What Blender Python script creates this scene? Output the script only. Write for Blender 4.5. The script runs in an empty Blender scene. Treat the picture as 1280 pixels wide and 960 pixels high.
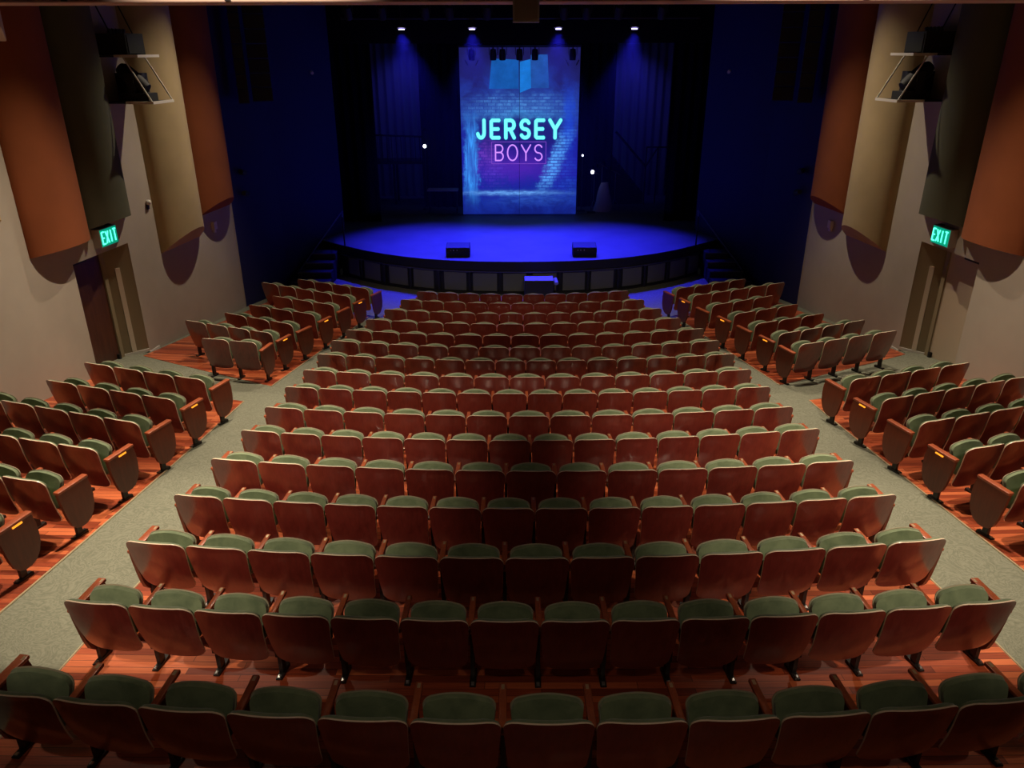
import bpy, bmesh, math, random
from mathutils import Matrix, Vector
random.seed(7)
sc = bpy.context.scene
COL = sc.collection
PI = math.pi

# ------------------------------------------------------------------ camera
CAM = Vector((-0.237, 0.0, 6.44))
cam_d = bpy.data.cameras.new('camera')
cam_d.sensor_fit = 'HORIZONTAL'; cam_d.sensor_width = 36.0
cam_d.lens = 961.13 / 1280 * 36.0
cam_d.clip_start = 0.05; cam_d.clip_end = 200
cam = bpy.data.objects.new('camera', cam_d); COL.objects.link(cam)
_p, _y, _r = math.radians(23.607), math.radians(-0.064), math.radians(-0.139)
_fw = Vector((math.sin(_y)*math.cos(_p), math.cos(_y)*math.cos(_p), -math.sin(_p)))
_rt = Vector((math.cos(_y), -math.sin(_y), 0)); _up = _rt.cross(_fw)
_R = _rt*math.cos(_r) + _up*math.sin(_r); _U = _up*math.cos(_r) - _rt*math.sin(_r)
cam.matrix_world = Matrix(((_R.x, _U.x, -_fw.x, CAM.x), (_R.y, _U.y, -_fw.y, CAM.y), (_R.z, _U.z, -_fw.z, CAM.z), (0, 0, 0, 1)))
sc.camera = cam

# ------------------------------------------------------------------ world, exposure
w = bpy.data.worlds.new('world'); sc.world = w; w.use_nodes = True
w.node_tree.nodes['Background'].inputs[0].default_value = (0.9, 0.85, 1.0, 1)
w.node_tree.nodes['Background'].inputs[1].default_value = 0.002
sc.view_settings.view_transform = 'Standard'; sc.view_settings.look = 'None'
sc.view_settings.exposure = 0.0; sc.view_settings.gamma = 1.0
sc.view_settings.use_curve_mapping = False

# ------------------------------------------------------------------ house lights (spots in the ceiling cans)
WARM = (1.0, 0.83, 0.62)
# x, y, watts, target x, target y, cone degrees, radius
HOUSE = [
    (-4.4, 17.8, 1600, -5.6, 15.4, 74, .06), (4.4, 17.8, 1500, 5.6, 15.4, 74, .06),
    (-4.4, 12.8, 2800, -5.8, 10.4, 74, .06), (4.4, 12.8, 2300, 5.8, 10.4, 74, .06),
    (-4.6, 9.8, 3000, -5.0, 7.0, 39, .06), (4.6, 9.8, 2500, 5.0, 7.0, 39, .06),
    (-2.6, 5.0, 2300, -2.6, 10.4, 38, .06), (2.6, 5.0, 2300, 2.6, 10.4, 38, .06),
    (-5.0, 0.4, 2600, -3.2, 6.9, 29, .06), (5.0, 0.4, 2600, 3.2, 6.9, 29, .06),
    (-1.6, 12.2, 420, -1.6, 13.4, 66, .06), (1.6, 12.2, 420, 1.6, 13.4, 66, .06),
    (-2.5, 9.0, 950, -2.2, 16.8, 36, .06), (2.5, 9.0, 950, 2.2, 16.8, 36, .06),
    (-1.8, -.6, 150, -1.4, 6.0, 62, .06), (1.8, -.6, 150, 1.4, 6.0, 62, .06),  # dim fill pair added to lift the dark rear centre rows
]
CEIL_Z = 9.9

# ------------------------------------------------------------------ mesh helpers
class MB:
    def __init__(s): s.v = []; s.f = []; s.mi = []
    def add(s, vs, fs, mi=0):
        b = len(s.v); s.v += [tuple(p) for p in vs]
        s.f += [tuple(i + b for i in f) for f in fs]; s.mi += [mi]*len(fs); return s
    def box(s, c, d, M=None, mi=0, ch=0.0):
        cx, cy, cz = c; x, y, z = d[0]/2, d[1]/2, d[2]/2
        if ch <= 0:
            vs = [Vector((sx*x, sy*y, sz*z)) for sz in (-1, 1) for sy in (-1, 1) for sx in (-1, 1)]
            fs = [(0, 2, 3, 1), (4, 5, 7, 6), (0, 1, 5, 4), (2, 6, 7, 3), (0, 4, 6, 2), (1, 3, 7, 5)]
        else:
            bm = bmesh.new(); bmesh.ops.create_cube(bm, size=1.0, matrix=Matrix.Diagonal((d[0], d[1], d[2], 1)))
            bmesh.ops.bevel(bm, geom=bm.edges[:], offset=ch, segments=2, affect='EDGES', profile=0.5)
            bm.verts.index_update(); vs = [v.co.copy() for v in bm.verts]; fs = [[v.index for v in f.verts] for f in bm.faces]; bm.free()
        if M is not None: vs = [M @ v for v in vs]
        return s.add([(v[0]+cx, v[1]+cy, v[2]+cz) for v in vs], fs, mi)
    def tube(s, pts, r, n=8, mi=0, cap=True):
        pts = [Vector(p) for p in pts]; b = len(s.v); rings = []
        t0 = (pts[1]-pts[0]).normalized()
        ref = Vector((0, 0, 1)) if abs(t0.z) < 0.9 else Vector((1, 0, 0))
        for i, p in enumerate(pts):
            t = ((pts[min(i+1, len(pts)-1)]-p).normalized() + (p-pts[max(i-1, 0)]).normalized()).normalized()
            u = t.cross(ref).normalized(); v = t.cross(u); rr = r[i] if isinstance(r, (list, tuple)) else r
            s.v += [tuple(p + (u*math.cos(2*PI*k/n) + v*math.sin(2*PI*k/n))*rr) for k in range(n)]
            rings.append(b + i*n)
        for a, c in zip(rings, rings[1:]):
            for k in range(n): s.f.append((a+k, a+(k+1) % n, c+(k+1) % n, c+k)); s.mi.append(mi)
        if cap:
            s.f.append(tuple(rings[0]+k for k in range(n))[::-1]); s.f.append(tuple(rings[-1]+k for k in range(n))); s.mi += [mi, mi]
        return s
    def prism(s, pts, M, h, mi=0, mi_side=None):
        """2D outline (a,b) mapped by M from (a,b,0)..(a,b,h)"""
        n = len(pts); vs = [M @ Vector((a, b, 0)) for a, b in pts] + [M @ Vector((a, b, h)) for a, b in pts]
        s.add(vs, [tuple(range(n))[::-1], tuple(range(n, 2*n))], mi)
        b0 = len(s.v)-2*n
        for i in range(n):
            j = (i+1) % n; s.f.append((b0+i, b0+j, b0+n+j, b0+n+i)); s.mi.append(mi if mi_side is None else mi_side)
        return s
    def sphere(s, c, r, n=10, m=6, mi=0, sq=(1, 1, 1)):
        vs = [(c[0], c[1], c[2]-r*sq[2])]
        for i in range(1, m):
            a = -PI/2 + PI*i/m
            vs += [(c[0]+r*sq[0]*math.cos(a)*math.cos(2*PI*k/n), c[1]+r*sq[1]*math.cos(a)*math.sin(2*PI*k/n), c[2]+r*sq[2]*math.sin(a)) for k in range(n)]
        vs.append((c[0], c[1], c[2]+r*sq[2])); fs = []
        for k in range(n): fs.append((0, 1+(k+1) % n, 1+k))
        for i in range(m-2):
            for k in range(n): fs.append((1+i*n+k, 1+i*n+(k+1) % n, 1+(i+1)*n+(k+1) % n, 1+(i+1)*n+k))
        L = len(vs)-1
        for k in range(n): fs.append((L, 1+(m-2)*n+k, 1+(m-2)*n+(k+1) % n))
        return s.add(vs, fs, mi)
    def mesh(s, name, mats, smooth=None):
        me = bpy.data.meshes.new(name); me.from_pydata(s.v, [], s.f)
        for m in (mats if isinstance(mats, (list, tuple)) else [mats]): me.materials.append(m)
        me.polygons.foreach_set('material_index', s.mi)
        bm = bmesh.new(); bm.from_mesh(me); bmesh.ops.recalc_face_normals(bm, faces=bm.faces[:]); bm.to_mesh(me); bm.free()
        if smooth is not None:
            me.polygons.foreach_set('use_smooth', [True]*len(me.polygons)); me.set_sharp_from_angle(angle=math.radians(smooth))
        me.update(); return me
    def build(s, name, mats, parent=None, smooth=None, loc=None):
        return link(name, s.mesh(name, mats, smooth), parent, loc)

def link(name, me, parent=None, loc=None):
    o = bpy.data.objects.new(name, me); COL.objects.link(o)
    if parent is not None: o.parent = parent
    if loc is not None: o.location = loc
    return o
def thing(name, label, cat, loc=(0, 0, 0), rz=0.0, group=None):
    o = bpy.data.objects.new(name, None); COL.objects.link(o); o.empty_display_size = .1
    o.location = loc; o.rotation_euler = (0, 0, rz); return tag(o, label, cat, group)
def tag(o, label=None, cat=None, group=None, kind=None):
    if label: o['label'] = label
    if cat: o['category'] = cat
    if group: o['group'] = group
    if kind: o['kind'] = kind
    return o
def structure(o, label=None): o['kind'] = 'structure'; (label and o.__setitem__('label', label)); return o

# ------------------------------------------------------------------ materials
def mat(name, col, rough=.6, metal=0.0, coat=0.0, spec=.5, emit=None, es=0.0, sheen=0.0):
    m = bpy.data.materials.new(name); m.use_nodes = True; b = m.node_tree.nodes['Principled BSDF']
    b.inputs['Base Color'].default_value = (*col, 1); b.inputs['Roughness'].default_value = rough
    b.inputs['Metallic'].default_value = metal; b.inputs['Coat Weight'].default_value = coat
    b.inputs['Coat Roughness'].default_value = .14; b.inputs['Specular IOR Level'].default_value = spec
    b.inputs['Sheen Weight'].default_value = sheen
    if emit: b.inputs['Emission Color'].default_value = (*emit, 1); b.inputs['Emission Strength'].default_value = es
    return m
class NT:
    def __init__(s, m): s.t = m.node_tree; s.n = s.t.nodes; s.l = s.t.links; s.b = s.n['Principled BSDF']
    def new(s, typ, **kw):
        n = s.n.new(typ)
        for k, v in kw.items(): setattr(n, k, v)
        return n
    def val(s, sock, x):
        if hasattr(x, 'is_output'): s.l.new(x, sock)
        else: sock.default_value = x
    def math(s, op, a, b=0.0, c=None):
        n = s.new('ShaderNodeMath', operation=op); s.val(n.inputs[0], a); s.val(n.inputs[1], b)
        if c is not None: s.val(n.inputs[2], c)
        return n.outputs[0]
    def coords(s, kind='Object', scale=(1, 1, 1)):
        tc = s.new('ShaderNodeTexCoord'); mp = s.new('ShaderNodeMapping'); mp.inputs['Scale'].default_value = scale
        s.l.new(tc.outputs[kind], mp.inputs['Vector']); return mp.outputs[0]
    def noise(s, vec, scale, detail=3.0, rough=.5, dist=0.0):
        n = s.new('ShaderNodeTexNoise'); s.l.new(vec, n.inputs['Vector']); n.inputs['Scale'].default_value = scale
        n.inputs['Detail'].default_value = detail; n.inputs['Roughness'].default_value = rough; n.inputs['Distortion'].default_value = dist
        return n.outputs['Fac']
    def ramp(s, fac, stops):
        n = s.new('ShaderNodeValToRGB'); e = n.color_ramp.elements
        while len(e) > 1: e.remove(e[-1])
        e[0].position, e[0].color = stops[0][0], (*stops[0][1], 1)
        for p, c in stops[1:]: k = e.new(p); k.color = (*c, 1)
        s.l.new(fac, n.inputs[0]); return n.outputs[0]
    def mix(s, fac, a, b, mode='MIX'):
        n = s.new('ShaderNodeMix', data_type='RGBA', blend_type=mode); s.val(n.inputs[0], fac)
        for i, x in ((6, a), (7, b)):
            if isinstance(x, tuple): n.inputs[i].default_value = (*x, 1)
            else: s.l.new(x, n.inputs[i])
        return n.outputs[2]
    def bump(s, h, strength=.3, dist=.01):
        n = s.new('ShaderNodeBump'); n.inputs['Strength'].default_value = strength; n.inputs['Distance'].default_value = dist
        s.l.new(h, n.inputs['Height']); s.l.new(n.outputs[0], s.b.inputs['Normal'])
    def base(s, c): s.l.new(c, s.b.inputs['Base Color'])

def wood_mat(name, c0, c1, rough, coat, scale=(6, 6, .7)):
    m = mat(name, c0, rough, coat=coat); t = NT(m); v = t.coords('Object', scale)
    f = t.noise(v, 4.0, 6, .6, .6); oi = t.new('ShaderNodeObjectInfo')
    f2 = t.math('ADD', f, t.math('MULTIPLY', t.math('SUBTRACT', oi.outputs['Random'], .5), .25))
    t.base(t.ramp(f2, [(.3, c0), (.7, c1)])); t.bump(f, .04, .002); return m
M_SHELL = wood_mat('mahogany laminate', (.118, .0155, .0115), (.190, .028, .021), .28, .65)
M_ARM = wood_mat('cherry armrest wood', (.26, .055, .020), (.40, .090, .030), .38, .2)
M_END = wood_mat('shaded end panel cherry', (.105, .021, .009), (.165, .034, .013), .45, .1)  # cherry darkened, shade on the end panels put into the colour
M_EDGE = mat('pale plywood edge', (.78, .60, .45), .35, coat=.3)
def velvet(name, c0, c1):
    m = mat(name, c0, .85, sheen=.35, spec=.2); t = NT(m); v = t.coords('Object', (1, 1, 1))
    oi = t.new('ShaderNodeObjectInfo'); a = t.new('ShaderNodeVectorMath', operation='ADD')
    t.l.new(v, a.inputs[0]); t.l.new(oi.outputs['Location'], a.inputs[1])
    f = t.noise(a.outputs[0], 7.0, 4, .55, .4); t.base(t.ramp(f, [(.3, c0), (.7, c1)]))
    t.bump(t.noise(v, 350, 2), .15, .001); return m
M_VELVET = velvet('green velvet', (.115, .152, .082), (.20, .245, .135))
M_PAN = mat('dark seat pan', (.035, .018, .012), .5)
M_IRON = mat('dark iron', (.016, .012, .011), .45, metal=.3)
M_BOLT = mat('steel bolt', (.6, .58, .55), .3, metal=1)
M_PLATE = mat('brass number plate', (.55, .42, .26), .35, metal=.6)
M_AISLE = mat('amber aisle lamp', (.9, .4, .05), .5, emit=(1.0, .33, .02), es=1.5)
M_BLACK = mat('matt black', (.008, .008, .009), .7)
M_BLACKG = mat('black grille cloth', (.012, .012, .013), .8)
M_DRAPE = mat('black stage drape', (.004, .004, .006), .95, spec=.1)
M_BLUEDR = mat('grey blue backdrop cloth', (.16, .16, .22), .9, spec=.1)
M_NAVY = mat('navy wall paint', (.020, .020, .075), .75, spec=.2)
M_WALL = mat('beige plaster', (.40, .34, .27), .85, spec=.2)
t = NT(M_WALL); v = t.coords('Object', (1, 1, 1)); t.base(t.ramp(t.noise(v, .7, 4, .6), [(.3, (.36, .31, .25)), (.7, (.42, .365, .295))])); t.bump(t.noise(v, 60, 3), .06, .003)
def fabric(name, c):
    m = mat(name, c, .9, spec=.15); t = NT(m); v = t.coords('Object', (1, 1, 1)); f = t.noise(v, 1.3, 3)
    t.base(t.ramp(f, [(.2, tuple(x*.86 for x in c)), (.8, tuple(min(1, x*1.12) for x in c))])); t.bump(t.noise(v, 220, 2), .12, .002); return m
M_TERRA = fabric('terracotta panel cloth', (.24, .070, .026))
M_SAND = fabric('sand panel cloth', (.42, .32, .17))
M_OLIVE = fabric('dark olive panel cloth', (.085, .085, .055))
M_DOORW = wood_mat('dark walnut door', (.045, .014, .007), (.085, .028, .012), .5, .1, (3, 3, .5))
M_DOORLIT = mat('cream lit door', (.42, .33, .23), .6)  # cream stands for the light falling on the right door
M_JAMB = mat('tan jamb paint', (.235, .185, .105), .7)
M_STRIP = mat('pale corner guard', (.62, .54, .42), .5)
M_BASE = mat('white painted skirting', (.6, .56, .5), .5)
M_BEAM = mat('rosy beige fascia', (.46, .31, .26), .7)
M_CEIL = mat('dark ceiling paint', (.06, .055, .055), .9)
M_STAGE = mat('black painted stage boards', (.20, .20, .22), .55)
t = NT(M_STAGE); v = t.coords('Object', (1, 1, 1)); t.base(t.ramp(t.noise(v, 1.1, 4, .6), [(.3, (.085, .085, .10)), (.7, (.12, .12, .135))]))
M_STEP = mat('black step carpet', (.030, .030, .034), .8)
M_OLIVEG = mat('grey green pit cloth', (.135, .14, .105), .9, spec=.15)
M_WHITE = mat('white painted metal', (.62, .58, .5), .5)
M_TAN = mat('tan speaker grille', (.52, .40, .28), .8)
M_CARPET = mat('grey green carpet', (.2, .2, .15), .95, spec=.1)
t = NT(M_CARPET); v = t.coords('Object', (1, 1, 1))
wv = t.noise(v, 2.6, 3, .55, 2.2); fine = t.noise(v, 45, 3, .6)
st = t.math('PINGPONG', t.math('MULTIPLY', wv, 9.0), .5)
f = t.math('ADD', t.math('MULTIPLY', st, .75), t.math('MULTIPLY', fine, .45))
t.base(t.ramp(f, [(.15, (.150, .152, .112)), (.45, (.200, .202, .150)), (.78, (.255, .252, .188))])); t.bump(fine, .35, .006)
M_FLOORW = mat('red cherry floor strips', (.3, .06, .02), .38, coat=.25)
t = NT(M_FLOORW); v = t.coords('Object', (1, 1, 1))
br = t.new('ShaderNodeTexBrick'); t.l.new(v, br.inputs['Vector']); br.inputs['Scale'].default_value = 1.0
br.inputs['Brick Width'].default_value = 1.3; br.inputs['Row Height'].default_value = .085; br.inputs['Mortar Size'].default_value = .0025
br.inputs['Color1'].default_value = (0, 0, 0, 1); br.inputs['Color2'].default_value = (1, 1, 1, 1); br.inputs['Mortar'].default_value = (.0, .0, .0, 1)
br.offset = .37; br.inputs['Bias'].default_value = 0
gr = t.noise(t.coords('Object', (1.2, 22, 1)), 3, 4, .6)
f = t.math('ADD', t.math('MULTIPLY', br.outputs['Color'], .62), t.math('MULTIPLY', gr, .5))
t.base(t.mix(br.outputs['Fac'], t.ramp(f, [(.2, (.15, .022, .008)), (.5, (.36, .062, .020)), (.85, (.66, .165, .058))]), (.05, .01, .005)))
t.bump(br.outputs['Fac'], -.3, .002)

# ------------------------------------------------------------------ floor (raked cone)
YC = 29.0; RHO = YC - 18.3; KR = .10917
def fz(x, y): return max(0.0, KR*(math.hypot(x, y-YC) - RHO))
def grid_patch(fn, nu, nv, dz, thick=0.0):
    mb = MB(); P = [[fn(i/nu, j/nv) for i in range(nu+1)] for j in range(nv+1)]
    vs = [(x, y, fz(x, y)+dz) for row in P for x, y in row]
    fs = [(j*(nu+1)+i, j*(nu+1)+i+1, (j+1)*(nu+1)+i+1, (j+1)*(nu+1)+i) for j in range(nv) for i in range(nu)]
    mb.add(vs, fs)
    if thick:
        b = [(0, i) for i in range(nu)] + [(j, nu) for j in range(nv)] + [(nv, i) for i in range(nu, 0, -1)] + [(j, 0) for j in range(nv, 0, -1)]
        ring = [j*(nu+1)+i for j, i in b]
        base = len(mb.v); mb.v += [(vs[k][0], vs[k][1], vs[k][2]-thick) for k in ring]
        n = len(ring)
        for a in range(n): mb.f.append((ring[a], base+a, base+(a+1) % n, ring[(a+1) % n])); mb.mi.append(0)
    return mb
floor = grid_patch(lambda u, v: (-10.4+20.8*u, -4+27.2*v), 84, 108, 0).build('floor', M_CARPET, smooth=60)
structure(floor, 'grey green patterned carpet floor raked down to the stage')
def lerp(a, b, t): return a+(b-a)*t
def interp(tab, x):
    for (x0, y0), (x1, y1) in zip(tab, tab[1:]):
        if x <= x1: return lerp(y0, y1, max(0, (x-x0)/(x1-x0)))
    return tab[-1][1]
CW = [(1.5, 4.25), (5.6, 4.18), (8, 4.08), (10, 3.98), (13, 3.92), (14.2, 3.80), (15.4, 3.55), (17.5, 3.12), (18.95, 2.85)]
def cen(u, v):
    y = lerp(1.5, 18.95, v); return (lerp(-1, 1, u)*interp(CW, y), y)
def bil(c00, c10, c01, c11, mid=0.0):
    def fn(u, v):
        x = lerp(lerp(c00[0], c10[0], u), lerp(c01[0], c11[0], u), v); y = lerp(lerp(c00[1], c10[1], u), lerp(c01[1], c11[1], u), v)
        return (x + mid*4*v*(1-v)*(1-u), y)
    return fn
ZONES = [cen]
for s in (-1, 1):
    ZONES.append(bil((s*5.42, 3.0), (s*9.2, 4.6), (s*4.98, 12.3), (s*8.15, 13.25), s*-.06))
    ZONES.append(bil((s*4.76, 13.2), (s*7.9, 14.85), (s*4.0, 19.2), (s*6.95, 20.4)))
for fn in ZONES:
    grid_patch(fn, 24, 40, .008, .008).build('wood_flooring', M_FLOORW, floor, 60)
M_TRIM = mat('pale metal carpet strip', (.42, .33, .2), .45)
def edge_strip(pts):
    mb = MB()
    for (x0, y0), (x1, y1) in zip(pts, pts[1:]):
        mb.tube([(x0, y0, fz(x0, y0)+.006), (x1, y1, fz(x1, y1)+.006)], .011, 6)
    mb.build('carpet_edge_strip', M_TRIM, floor)
for fn in ZONES:
    if fn is cen:
        for u in (0, 1): edge_strip([fn(u, j/20) for j in range(21)])
    else:
        edge_strip([fn(0, j/20) for j in range(21)])

# ------------------------------------------------------------------ side walls
WA, WB = Vector((7.34, 19.57)), Vector((7.9, 15.15))
WT = (WA-WB).normalized()                                  # along the wall towards the stage (right side)
def wp(side, y, n, z):
    """point on a side wall: y along hall on the wall face, n metres into the hall"""
    k = (y-WA.y)/WT.y; x = WA.x+WT.x*k
    nx, ny = -WT.y, WT.x
    return Vector((side*(x+nx*n), y+ny*n, z))
def wall_slab(mb, side, y0, y1, z0, z1, n0, n1, mi=0):
    vs = [wp(side, y, n, z) for z in (z0, z1) for n in (n0, n1) for y in (y0, y1)]
    mb.add(vs, [(0, 1, 3, 2), (4, 6, 7, 5), (0, 4, 5, 1), (2, 3, 7, 6), (0, 2, 6, 4), (1, 5, 7, 3)], mi)
TOPZ = 10.4
NY0, NY1, NZT, ND = 13.47, 15.15, 2.90, .36
NYI = 14.72                                                # inner edge of the splayed return
WNAME = {-1: 'left', 1: 'right'}
for s in (-1, 1):
    mb = MB()
    wall_slab(mb, s, -4, NY0, -.3, TOPZ, -1.2, 0)
    wall_slab(mb, s, NY1, 19.57, -.3, TOPZ, -1.2, 0)
    wall_slab(mb, s, NY0, NY1, NZT, TOPZ, -1.2, 0)
    wall_slab(mb, s, NY0, NY1, -.3, NZT, -1.2, -ND)
    wl = mb.build('wall_'+WNAME[s], M_WALL)
    structure(wl, 'beige plaster side wall on the %s with a door recess' % WNAME[s])
    zf = .60
    # splayed return of the recess and landing
    def splay(u, off, z):
        """u 0 at the wall face, 1 at the back of the recess; off metres proud of the splayed face"""
        y, n = lerp(NY1, NYI, u), lerp(0.0, -ND, u); L = math.hypot(NYI-NY1, ND)
        return wp(s, y-off*ND/L, n+off*(NY1-NYI)/L, z)
    def splay_slab(u0, u1, o0, o1, z0, z1):
        vs = [splay(u, o, z) for z in (z0, z1) for o in (o0, o1) for u in (u0, u1)]
        return MB().add(vs, [(0, 1, 3, 2), (4, 6, 7, 5), (0, 4, 5, 1), (2, 3, 7, 6), (0, 2, 6, 4), (1, 5, 7, 3)])
    mb = MB(); vs = [wp(s, y, n, z) for z in (.3, NZT) for y, n in ((NY1, -.003), (NY1, -ND), (NYI, -ND))]
    mb.add(vs, [(0, 1, 2), (3, 5, 4), (0, 3, 4, 1), (1, 4, 5, 2), (2, 5, 3, 0)]); mb.build('door_recess_return', M_JAMB, wl)
    mb = MB(); wall_slab(mb, s, NY0, NY1, .2, zf, -ND, -.02); mb.build('landing', M_CARPET, wl)
    d = thing('door_%d' % (1 if s < 0 else 2), None, None); structure(d, ('dark walnut exit door in the left wall recess' if s < 0 else 'exit door in the right wall recess, light painted in as cream'))
    dm = M_DOORW if s < 0 else M_DOORLIT
    mb = MB(); wall_slab(mb, s, NY0+.02, NYI-.10, zf+.005, NZT-.05, -ND+.005, -ND+.05); mb.build('door_leaf', dm, d)
    mb = MB(); wall_slab(mb, s, NYI-.10, NYI, zf, NZT, -ND+.005, -ND+.08); mb.build('door_jamb', M_JAMB, d)
    mb = MB(); wall_slab(mb, s, NY0+.02, NYI-.10, NZT-.05, NZT, -ND+.005, -ND+.08); mb.build('door_head', M_JAMB, d)
    mb = MB(); wall_slab(mb, s, NY0+.12, NYI-.55, NZT-.12, NZT-.06, -ND+.05, -ND+.12); mb.build('door_closer', M_BLACK, d)
    mb = MB(); wall_slab(mb, s, NY0+.12, NY0+.18, zf+.95, zf+1.12, -ND+.05, -ND+.10); mb.build('door_handle', M_BOLT, d)
    mb = MB(); wall_slab(mb, s, NYI-.20, NYI-.14, zf+.03, zf+.15, -ND+.05, -ND+.11); mb.build('door_stop', M_IRON, d)
    tag(splay_slab(.44, .60, .002, .02, zf+.06, zf+1.84).build('corner_guard', M_STRIP), 'pale vertical guard strip inside the %s door recess' % WNAME[s], 'guard strip')
    mb = splay_slab(0, .97, .002, .024, zf, zf+.06)
    wall_slab(mb, s, NY1, NY1+.36, .53, .59, 0, .02)
    structure(mb.build('baseboard_'+WNAME[s], M_BASE), 'white skirting at the foot of the %s door recess' % WNAME[s])
    # navy splay wall from the corner to the stage opening
    pts = [(7.34, 19.57), (6.86, 22.1), (5.72, 25.1)]
    mb = MB()
    for (x0, y0), (x1, y1) in zip(pts, pts[1:]):
        dx, dy = x1-x0, y1-y0; L = math.hypot(dx, dy); ox, oy = dy/L*.3, -dx/L*.3
        vs = [(s*x, y, z) for z in (-.2, TOPZ) for x, y in ((x0, y0), (x1, y1), (x1+ox, y1+oy), (x0+ox, y0+oy))]
        mb.add(vs, [(0, 1, 2, 3), (4, 5, 6, 7), (0, 1, 5, 4), (1, 2, 6, 5), (2, 3, 7, 6), (3, 0, 4, 7)])
    structure(mb.build('wall_'+('left_front' if s < 0 else 'right_front'), M_NAVY), 'dark navy splayed wall beside the stage on the %s' % WNAME[s])
    # pale corner edge trim where beige meets navy
    mb = MB(); wall_slab(mb, s, 19.56, 19.60, 0, TOPZ, -.05, .012)
    structure(mb.build('trim_%d' % (1 if s < 0 else 2), M_WALL), 'pale corner edge of the %s wall' % WNAME[s])
mb = MB().box((0, -4.1, 5), (21, .2, 11)); structure(mb.build('wall_back', M_WALL), 'back wall of the auditorium behind the camera')
mb = MB().box((0, 9.8, TOPZ+.1), (21, 28, .2)); structure(mb.build('ceiling', M_CEIL), 'dark ceiling above the seats')

# acoustic panels on the side walls
def acoustic_panel(side, y0, y1, zb, bulge, slope, m, label, ztop=10.2):
    N = 18; prof = []
    for i in range(N+1):
        u = i/N; a = -1+2*u; prof.append((lerp(y0, y1, u), bulge*(1-a*a)**.75 if abs(a) < 1 else 0))
    mb = MB(); vs = []
    for y, n in prof: vs.append(wp(side, y, n+.012, zb+slope*n))
    for y, n in prof: vs.append(wp(side, y, n+.012, ztop))
    L = N+1
    fs = [(i, i+1, L+i+1, L+i) for i in range(N)]
    mb.add(vs, fs)
    b = [wp(side, y0, .002, zb), wp(side, y1, .002, zb), wp(side, y1, .002, ztop), wp(side, y0, .002, ztop)]
    k = len(mb.v); mb.v += [tuple(p) for p in b]
    mb.f += [(0, k, k+3, L), (N, L+N, k+2, k+1), tuple(range(L, 2*L))+(k+2, k+3), (k, k+1, k+2, k+3)]; mb.mi += [0]*4
    o = thing('acoustic_panel', label, 'wall panel', wp(side, (y0+y1)/2, 0, zb), 0, 'curved acoustic panels on the side walls')
    c = mb.build('panel_face', m, o, 40); c.location = -o.location
    mb = MB(); mb.add([wp(side, y, n+.012, zb+slope*n) for y, n in prof]+[tuple(b[1]), tuple(b[0])], [tuple(range(N+1))+(N+1, N+2)])
    c = mb.build('underside', m, o); c.location = -o.location
for s in (-1, 1):
    S = WNAME[s]
    acoustic_panel(s, 17.90, 19.50, 2.85, .42, .75, M_TERRA, 'curved terracotta wall panel nearest the stage on the %s wall' % S)
    acoustic_panel(s, 16.22, 17.86, 2.42, .46, .85, M_SAND, 'curved sand coloured wall panel next to the terracotta one on the %s wall' % S)
    acoustic_panel(s, 14.03, 15.24, 3.40, .40, .30, M_OLIVE, 'dark olive curved wall panel above the exit door on the %s' % S)
    acoustic_panel(s, 12.50, 14.02, 3.26, .34, .15, M_TERRA, 'wide terracotta wall panel behind the olive one on the %s wall' % S)
    acoustic_panel(s, 10.40, 12.06, 3.95, .40, .4, M_SAND, 'sand coloured curved wall panel at the rear of the %s wall' % S)

# exit signs
M_SIGNB = mat('grey sign box', (.30, .27, .22), .6)
M_SIGNG = mat('green sign glow', (.0, .3, .2), .5, emit=(.0, .50, .30), es=.55)
M_SIGNL = mat('bright green sign letters', (.1, .9, .6), .5, emit=(.10, 1.0, .62), es=1.9)
LET = {
 'E': [[(1, 0), (0, 0), (0, 1), (1, 1)], [(0, .5), (.8, .5)]], 'X': [[(0, 0), (1, 1)], [(0, 1), (1, 0)]],
 'I': [[(.5, 0), (.5, 1)]], 'T': [[(0, 1), (1, 1)], [(.5, 0), (.5, 1)]]}
for s in (-1, 1):
    S = WNAME[s]; yc = 14.40 if s < 0 else 14.42; zc = 3.17 if s > 0 else 3.21
    o = thing('exit_sign', 'lit green exit sign above the %s door' % S, 'sign', wp(s, yc, 0, zc), 0, 'exit signs above the doors')
    mb = MB(); wall_slab(mb, s, yc-.26, yc+.26, zc-.17, zc+.17, .005, .16); c = mb.build('housing', M_SIGNB, o); c.location = -o.location
    mb = MB(); wall_slab(mb, s, yc-.245, yc+.245, zc-.155, zc+.155, .16, .166); c = mb.build('sign_face', M_SIGNG, o); c.location = -o.location
    mb = MB()
    for i, ch in enumerate('EXIT'):
        for line in LET[ch]:
            pl = []
            for (a, b) in line:
                xx = -.215+i*.115+a*.075        # reading direction
                yy = yc + (xx if s < 0 else -xx)
                pl.append(wp(s, yy, .17, zc-.11+b*.22))
            for p, q in zip(pl, pl[1:]):
                mb.tube([p, q], .013, 6)
    c = mb.build('lettering', M_SIGNL, o); c.location = -o.location
    # small camera-like sensor on top of the sign
    mb = MB(); wall_slab(mb, s, yc+.12, yc+.22, zc+.171, zc+.19, .03, .10); c = mb.build('sensor', M_BLACK, o); c.location = -o.location

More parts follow.
